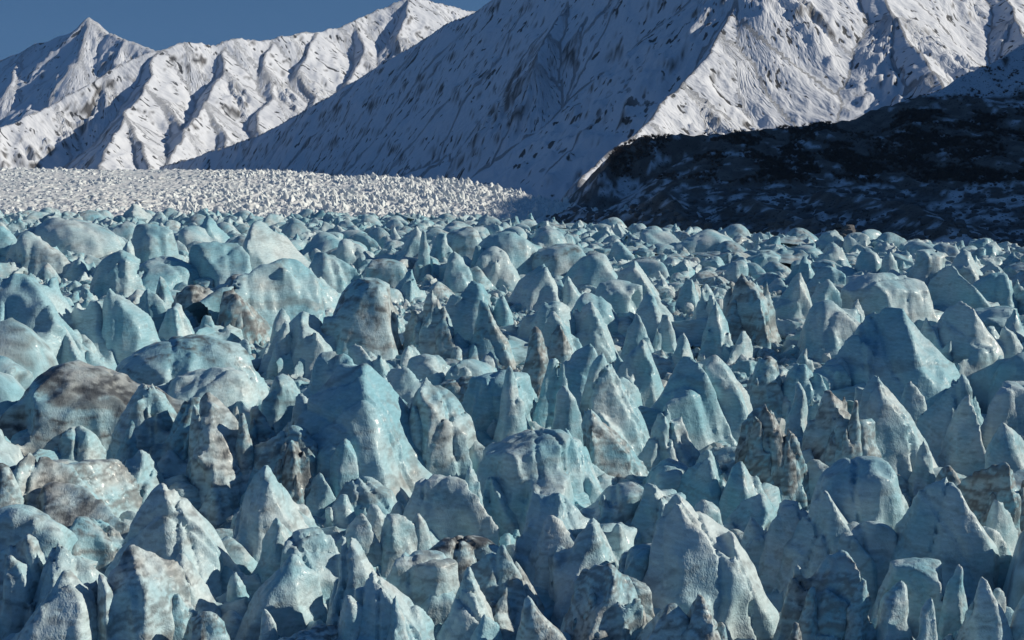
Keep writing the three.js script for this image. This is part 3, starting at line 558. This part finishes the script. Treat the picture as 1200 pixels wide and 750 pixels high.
// white ice spikes of the glacier up the valley
{
  const rest = new THREE.Group();
  add(rest, 'snowy_ice_spikes', { kind: 'stuff', label: 'countless white snowy ice spikes covering the glacier up the valley', category: 'ice' });
  const r = mulberry(99), lists = [[], [], [], []];
  for (let n = 0; n < 22000; n++) {
    const d = Math.sqrt(lerp(950 * 950, 2720 * 2720, r())), px = -60 + r() * 860, x = (px - 600) / FPX * d;
    if (x > 125 || d > farEnd(x) + 60) continue;
    const hi = sstep(-0.5, 0.4, fbm(x * 0.006 + 3, 0.5, d * 0.004, 2) + sstep(100, 500, px) * 0.55 - 0.2);
    lists[Math.floor(r() * 4)].push([x, crevassed(x, -d) - 0.8, -d, 1.2 + Math.pow(r(), 3) * 4, (r() - 0.5) * 2.4 - 0.5, (0.6 + r() * 0.9) * (0.35 + 0.8 * hi)]);
  }
  const m = new THREE.Matrix4(), q = new THREE.Quaternion(), Y = new THREE.Vector3(0, 1, 0);
  lists.forEach((list, i) => {
    const geo = makeIce({ wl: 5, wr: 5, wz: 4.5, H: 6, kind: 'FMFF'[i], seed: 960 + i, dirt: 0, cell: 1.25, fine: 0, deep: 2 });
    const c = geo.attributes.color.array; for (let k = 0; k < c.length; k += 3) { c[k] = 0.66 + (c[k] - 0.5) * 0.3; c[k + 1] = 0.68 + (c[k + 1] - 0.6) * 0.3; c[k + 2] = 0.68 + (c[k + 2] - 0.64) * 0.3; }
    const im = new THREE.InstancedMesh(geo, snowIceMat, list.length);
    im.name = 'ice_spikes'; im.userData.kind = 'stuff'; im.castShadow = im.receiveShadow = true;
    list.forEach((f, k) => { const s = f[3] / 5; m.compose(new THREE.Vector3(f[0], f[1], f[2]), q.setFromAxisAngle(Y, f[4]), new THREE.Vector3(s * 1.5, s * f[5] * 1.3, s * 0.8)); im.setMatrixAt(k, m); });
    rest.add(im);
  });
}
// bare brush on the dark hill, and boulders at its foot
{
  const r = mulberry(2024), m = new THREE.Matrix4(), q = new THREE.Quaternion(), Y = new THREE.Vector3(0, 1, 0);
  const pos = [], nidx = [];
  for (let i = 0; i < 26; i++) {                                     // a bush of bare twigs: narrow leaning slivers
    const a = r() * 6.28, l = 0.6 + r() * 0.6, lean = 0.2 + r() * 0.7, w = 0.07, bx = Math.cos(a) * 0.2, bz = Math.sin(a) * 0.2, tx = Math.cos(a) * lean, tz = Math.sin(a) * lean;
    const k = pos.length / 3;
    pos.push(bx - w * Math.sin(a), 0, bz + w * Math.cos(a), bx + w * Math.sin(a), 0, bz - w * Math.cos(a), tx, l, tz, bx * 1.3, 0.2, bz * 1.3 + w);
    nidx.push(k, k + 1, k + 2, k, k + 2, k + 3, k + 1, k + 3, k + 2);
  }
  const bush = new THREE.BufferGeometry(); bush.setAttribute('position', new THREE.Float32BufferAttribute(pos, 3)); bush.setIndex(nidx); bush.computeVertexNormals();
  const bm = new THREE.MeshStandardMaterial({ name: 'twigs', color: new THREE.Color().setRGB(0.12, 0.095, 0.082), roughness: 1 });
  const spots = [];
  for (let n = 0; n < 60000; n++) {
    const d = 1230 + r() * 720, px = 690 + r() * 540, x = (px - 600) / FPX * d, y = hillHeight(x, -d);
    if (y < -14 + 6 * r() || noise(x * 0.03, 3.5, d * 0.02) < -0.1 + r() * 0.3 || (y > 60 && r() < 0.8)) continue;
    spots.push([x, y - 0.2, -d, 1.6 + r() * 2.2, r() * 6.28]);
  }
  const im = new THREE.InstancedMesh(bush, bm, spots.length);
  spots.forEach((s, i) => { m.compose(new THREE.Vector3(s[0], s[1], s[2]), q.setFromAxisAngle(Y, s[4]), new THREE.Vector3(s[3], s[3] * 0.9, s[3])); im.setMatrixAt(i, m); });
  add(im, 'hillside_brush', { kind: 'stuff', label: 'dark bare brush covering the hillside beside the glacier', category: 'brush' });
  const rocks = [], rg = new THREE.IcosahedronGeometry(1, 2), pa = rg.attributes.position;
  for (let i = 0; i < pa.count; i++) { const x = pa.getX(i), y = pa.getY(i), z = pa.getZ(i), k = 1 + 0.55 * noise(x * 1.1 + 3, y * 1.1, z * 1.1) ; pa.setXYZ(i, x * k * 1.2, y * k * 0.8, z * k); }
  rg.computeVertexNormals();
  for (let n = 0; n < 5200; n++) {
    const d = 760 + r() * 600, px = 640 + r() * 600, x = (px - 600) / FPX * d, y = hillHeight(x, -d);
    if (y > -14 || d < iceEnd(x) + 60) continue;
    rocks.push([x, y, -d, 0.5 + Math.pow(r(), 3) * 3.6, r() * 6.28]);
  }
  const rm = new THREE.InstancedMesh(rg, new THREE.MeshStandardMaterial({ name: 'boulder', color: new THREE.Color().setRGB(0.1, 0.104, 0.11), roughness: 0.9 }), rocks.length);
  rocks.forEach((s, i) => { m.compose(new THREE.Vector3(s[0], s[1], s[2]), q.setFromAxisAngle(Y, s[4]), new THREE.Vector3(s[3], s[3], s[3])); rm.setMatrixAt(i, m); });
  add(rm, 'moraine_boulders', { kind: 'stuff', label: 'dark boulders and rubble along the foot of the hillside', category: 'rubble' });
}
// thin blue air over the valley
scene.fog = new THREE.FogExp2(new THREE.Color().setRGB(0.34, 0.58, 1), 0.000008);
renderer.render(scene, camera);
